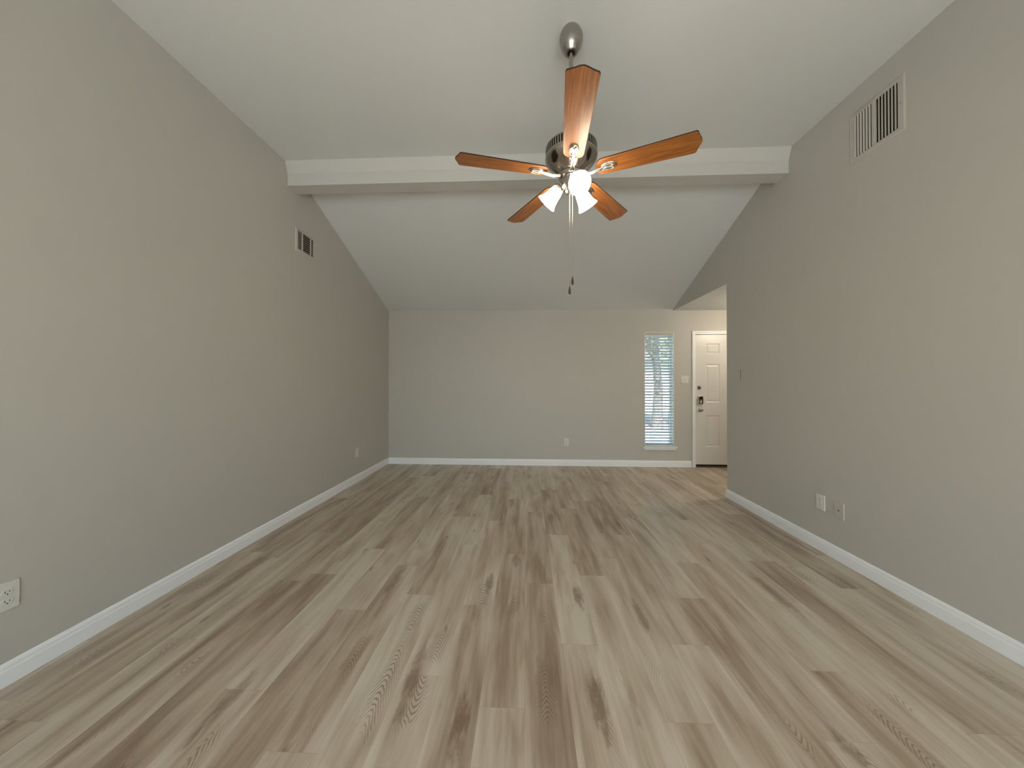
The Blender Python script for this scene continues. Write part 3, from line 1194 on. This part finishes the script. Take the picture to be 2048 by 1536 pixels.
# three lamps
for i, az in enumerate((-80, 40, 160)):
    a = math.radians(az)
    Tz = Matrix.Rotation(a, 4, 'Z')
    tilt_ = math.radians(44)      # below horizontal
    base = Vector((0.062, 0, fz(2.432)))
    ax = Vector((math.cos(tilt_), 0, -math.sin(tilt_)))
    m = MBld()
    m.tube([(0.030, 0, fz(2.425)), (0.045, 0, fz(2.438)), (0.054, 0, fz(2.440)), tuple(base), tuple(base + ax * 0.012)], [0.009, 0.008, 0.008, 0.009, 0.010], 12)
    R_ = Matrix.Translation(base) @ Vector((0, 0, 1)).rotation_difference(ax).to_matrix().to_4x4()
    m.lathe([(0.0, -0.004), (0.014, -0.004), (0.026, 0.004), (0.033, 0.012), (0.0345, 0.020), (0.030, 0.022), (0.0, 0.022)], R_, 28, cap=False)
    arm_o = m.build('lamp_arm', MNP, fan, smooth_deg=50)
    arm_o.matrix_basis = Tz
    m = MBld()
    prof = [(0.026, 0.012), (0.031, 0.022), (0.0365, 0.040), (0.040, 0.062), (0.044, 0.084), (0.051, 0.104), (0.061, 0.120)]
    inner = [(r - 0.003, z) for r, z in reversed(prof)]
    m.lathe(prof + inner, R_, 36, closed=True)
    sh = m.build('lamp_shade', MSH, fan, smooth_deg=50)
    sh.matrix_basis = Tz
    m = MBld()
    m.lathe([(0.0, 0.022), (0.013, 0.022), (0.014, 0.040), (0.022, 0.058), (0.0265, 0.076), (0.023, 0.094), (0.012, 0.105), (0.0, 0.107)], R_, 24, cap=False)
    bu = m.build('light_bulb', MBU, sh, smooth_deg=60)
    p = Matrix.Translation((FX, FY, HF)) @ Tz @ (base + ax * 0.150)
    point('fan_lamp_light', p, 0.8, (1.0, 0.83, 0.62), 0.045)

# pull chains
for (cx, zt_, zb2) in ((0.262, 2.40, 1.890), (0.2475, 2.40, 1.839)):
    dx = cx - FX
    m = MBld()
    z = zt_
    m.tube([(dx, -0.020 if dx > 0 else -0.012, fz(zt_)), (dx, -0.020 if dx > 0 else -0.012, fz(zb2))], 0.0012, 6)
    nbead = int((zt_ - zb2) / 0.0075)
    for q in range(nbead):
        zz = fz(zt_ - q * 0.0075)
        m.lathe([(0.0, 0.002), (0.0018, 0.001), (0.0018, -0.001), (0.0, -0.002)], Matrix.Translation((dx, -0.020 if dx > 0 else -0.012, zz)), 6, cap=False)
    ch = m.build('pull_chain', MNP, fan)
    m = MBld()
    y_ = -0.020 if dx > 0 else -0.012
    m.lathe([(0.0, 0.002), (0.0022, 0.001), (0.0045, -0.008), (0.0074, -0.024), (0.0080, -0.034), (0.0062, -0.043), (0.0, -0.047)],
            Matrix.Translation((dx, y_, fz(zb2))), 16, cap=False)
    m.build('chain_pull', MPD, ch, smooth_deg=50)

# ------------------------------------------------------------------ hall ceiling lamp (round the corner)
hl = thing('ceiling_light', (3.35, 4.25, HH), label='round glass ceiling light in the entry hall, round the corner from the room', cat='ceiling light')
m = MBld()
m.lathe([(0.0, -0.0005), (0.15, -0.0005), (0.15, -0.02), (0.135, -0.03), (0.0, -0.03)], None, 40, cap=False)
m.build('base_plate', MNI, hl, smooth_deg=40)
m = MBld()
m.lathe([(0.132, -0.028), (0.128, -0.05), (0.10, -0.085), (0.055, -0.105), (0.0, -0.112)], None, 40, cap=False)
m.build('glass_dome', MHD, hl, smooth_deg=60)
point('hall_lamp_light', (3.35, 4.25, HH - 0.2), 26, (1.0, 0.87, 0.70), 0.10)

# ------------------------------------------------------------------ rear patio window (behind the camera)
r = thing('window_2', (0, YR, RZ0))
tag(r, kind='structure')
IR = Matrix.Translation((0, -YR, -RZ0))
m = MBld()
y0, y1 = YR - 0.09, YR - 0.03
m.box(RX0, y0, RZ0, RX1, y1, RZ0 + 0.06, IR)
m.box(RX0, y0, RZ1 - 0.06, RX1, y1, RZ1, IR)
for x in (RX0, -0.03, RX1 - 0.06):
    m.box(x, y0, RZ0 + 0.06, x + 0.06, y1, RZ1 - 0.06, IR)
m.build('window_frame', MT, r, bevel=0.003)
m = MBld()
m.box(RX0 + 0.05, YR - 0.062, RZ0 + 0.05, RX1 - 0.05, YR - 0.058, RZ1 - 0.05, IR)
m.build('window_pane', MG, r)


# ------------------------------------------------------------------ outside
def ext_mat(name, a, b_, sc=6):
    m_, nt, b = new_mat(name)
    tc = N(nt, 'ShaderNodeTexCoord')
    n1 = noise(nt, tc.outputs['Object'], sc, 4)
    nt.links.new(mixc(nt, smooth(nt, n1, 0.35, 0.65), a, b_), b.inputs['Base Color'])
    b.inputs['Roughness'].default_value = 0.8
    return m_


MGS = ext_mat('lawn_grass', (0.10, 0.16, 0.05, 1), (0.20, 0.27, 0.09, 1), 9)
MCO = ext_mat('driveway_concrete', (0.13, 0.135, 0.15, 1), (0.19, 0.195, 0.21, 1), 3)
MSI = ext_mat('white_siding', (0.70, 0.74, 0.80, 1), (0.76, 0.79, 0.85, 1), 2)
MRO = ext_mat('grey_shingles', (0.22, 0.24, 0.27, 1), (0.30, 0.32, 0.35, 1), 12)
MLF = ext_mat('leaves', (0.10, 0.20, 0.04, 1), (0.30, 0.42, 0.12, 1), 3)
MBK = ext_mat('tree_bark', (0.10, 0.085, 0.07, 1), (0.20, 0.17, 0.14, 1), 14)

m = MBld()
m.box(-14, YB + BT, -0.30, 20, 40, -0.15)
o = m.build('ground', MGS)
tag(o, kind='structure')
m = MBld()
m.box(1.1, YB + BT + 0.02, -0.149, 9.0, 16, -0.10)
o = m.build('driveway', MCO)
tag(o, kind='structure')
m = MBld()
m.box(-9, -14, -0.30, 9, YR - WT, -0.10)
o = m.build('patio', ext_mat('patio_concrete', (0.42, 0.41, 0.39, 1), (0.50, 0.49, 0.46, 1), 3))
tag(o, kind='structure')

hs = thing('house', (6.0, 18, -0.15), label='pale house with grey roof across the yard, seen through the blind', cat='house')
m = MBld()
m.box(-4.5, 0, 0, 5.5, 6, 2.7)
m.build('siding_walls', MSI, hs)
m = MBld()
m.prism([(-0.5, 2.62), (3.0, 4.4), (6.5, 2.62), (6.5, 2.72), (3.0, 4.55), (-0.5, 2.72)], -5.0, 6.0, 'X')
m.build('roof', MRO, hs)
m = MBld()
m.box(-1.6, -0.04, 0.0, 1.2, 0.02, 2.15)
m.build('garage_door', MT, hs)


def tree(name, loc, h, rad, seed, label, cat, n=900, trunk=True, zc=None):
    rnd = random.Random(seed)
    t = thing(name, loc, label=label, cat=cat)
    if trunk:
        mm = MBld()
        mm.tube([(0, 0, 0), (0.05, 0.02, h * 0.3), (-0.05, 0.0, h * 0.55), (0.05, 0, h * 0.8)], [0.17, 0.13, 0.10, 0.04], 10)
        for q in range(5):
            a_ = rnd.uniform(0, 2 * PI)
            mm.tube([(0, 0, h * (0.40 + 0.07 * q)), (rad * 0.4 * math.cos(a_), rad * 0.4 * math.sin(a_), h * (0.58 + 0.06 * q)),
                     (rad * 0.75 * math.cos(a_), rad * 0.75 * math.sin(a_), h * (0.68 + 0.06 * q))], [0.07, 0.045, 0.015], 7)
        mm.build('trunk', MBK, t, smooth_deg=60)
    mm = MBld()
    zc = h * 0.75 if zc is None else zc
    for q in range(n):
        d = Vector((rnd.gauss(0, 1), rnd.gauss(0, 1), rnd.gauss(0, 1))).normalized() * (rad * rnd.uniform(0.35, 1.0))
        p = Vector((d.x, d.y, zc + d.z * 0.75))
        s = rnd.uniform(0.05, 0.10) * (1.0 if trunk else 0.6)
        R_ = Matrix.Translation(p) @ Matrix.Rotation(rnd.uniform(0, 6.28), 4, 'Z') @ Matrix.Rotation(rnd.uniform(-1.2, 1.2), 4, 'X')
        mm.add([(-s, 0, 0), (0, -s * 0.45, s * 0.15), (s, 0, 0), (0, s * 0.45, s * 0.15)], [(0, 1, 2, 3)], R_)
    mm.build('foliage', MLF, t)
    return t


tree('tree', (4.1, 10.6, -0.15), 4.6, 1.9, 3, 'leafy green tree in the front yard, its crown behind the upper half of the blind', 'tree', 3200)
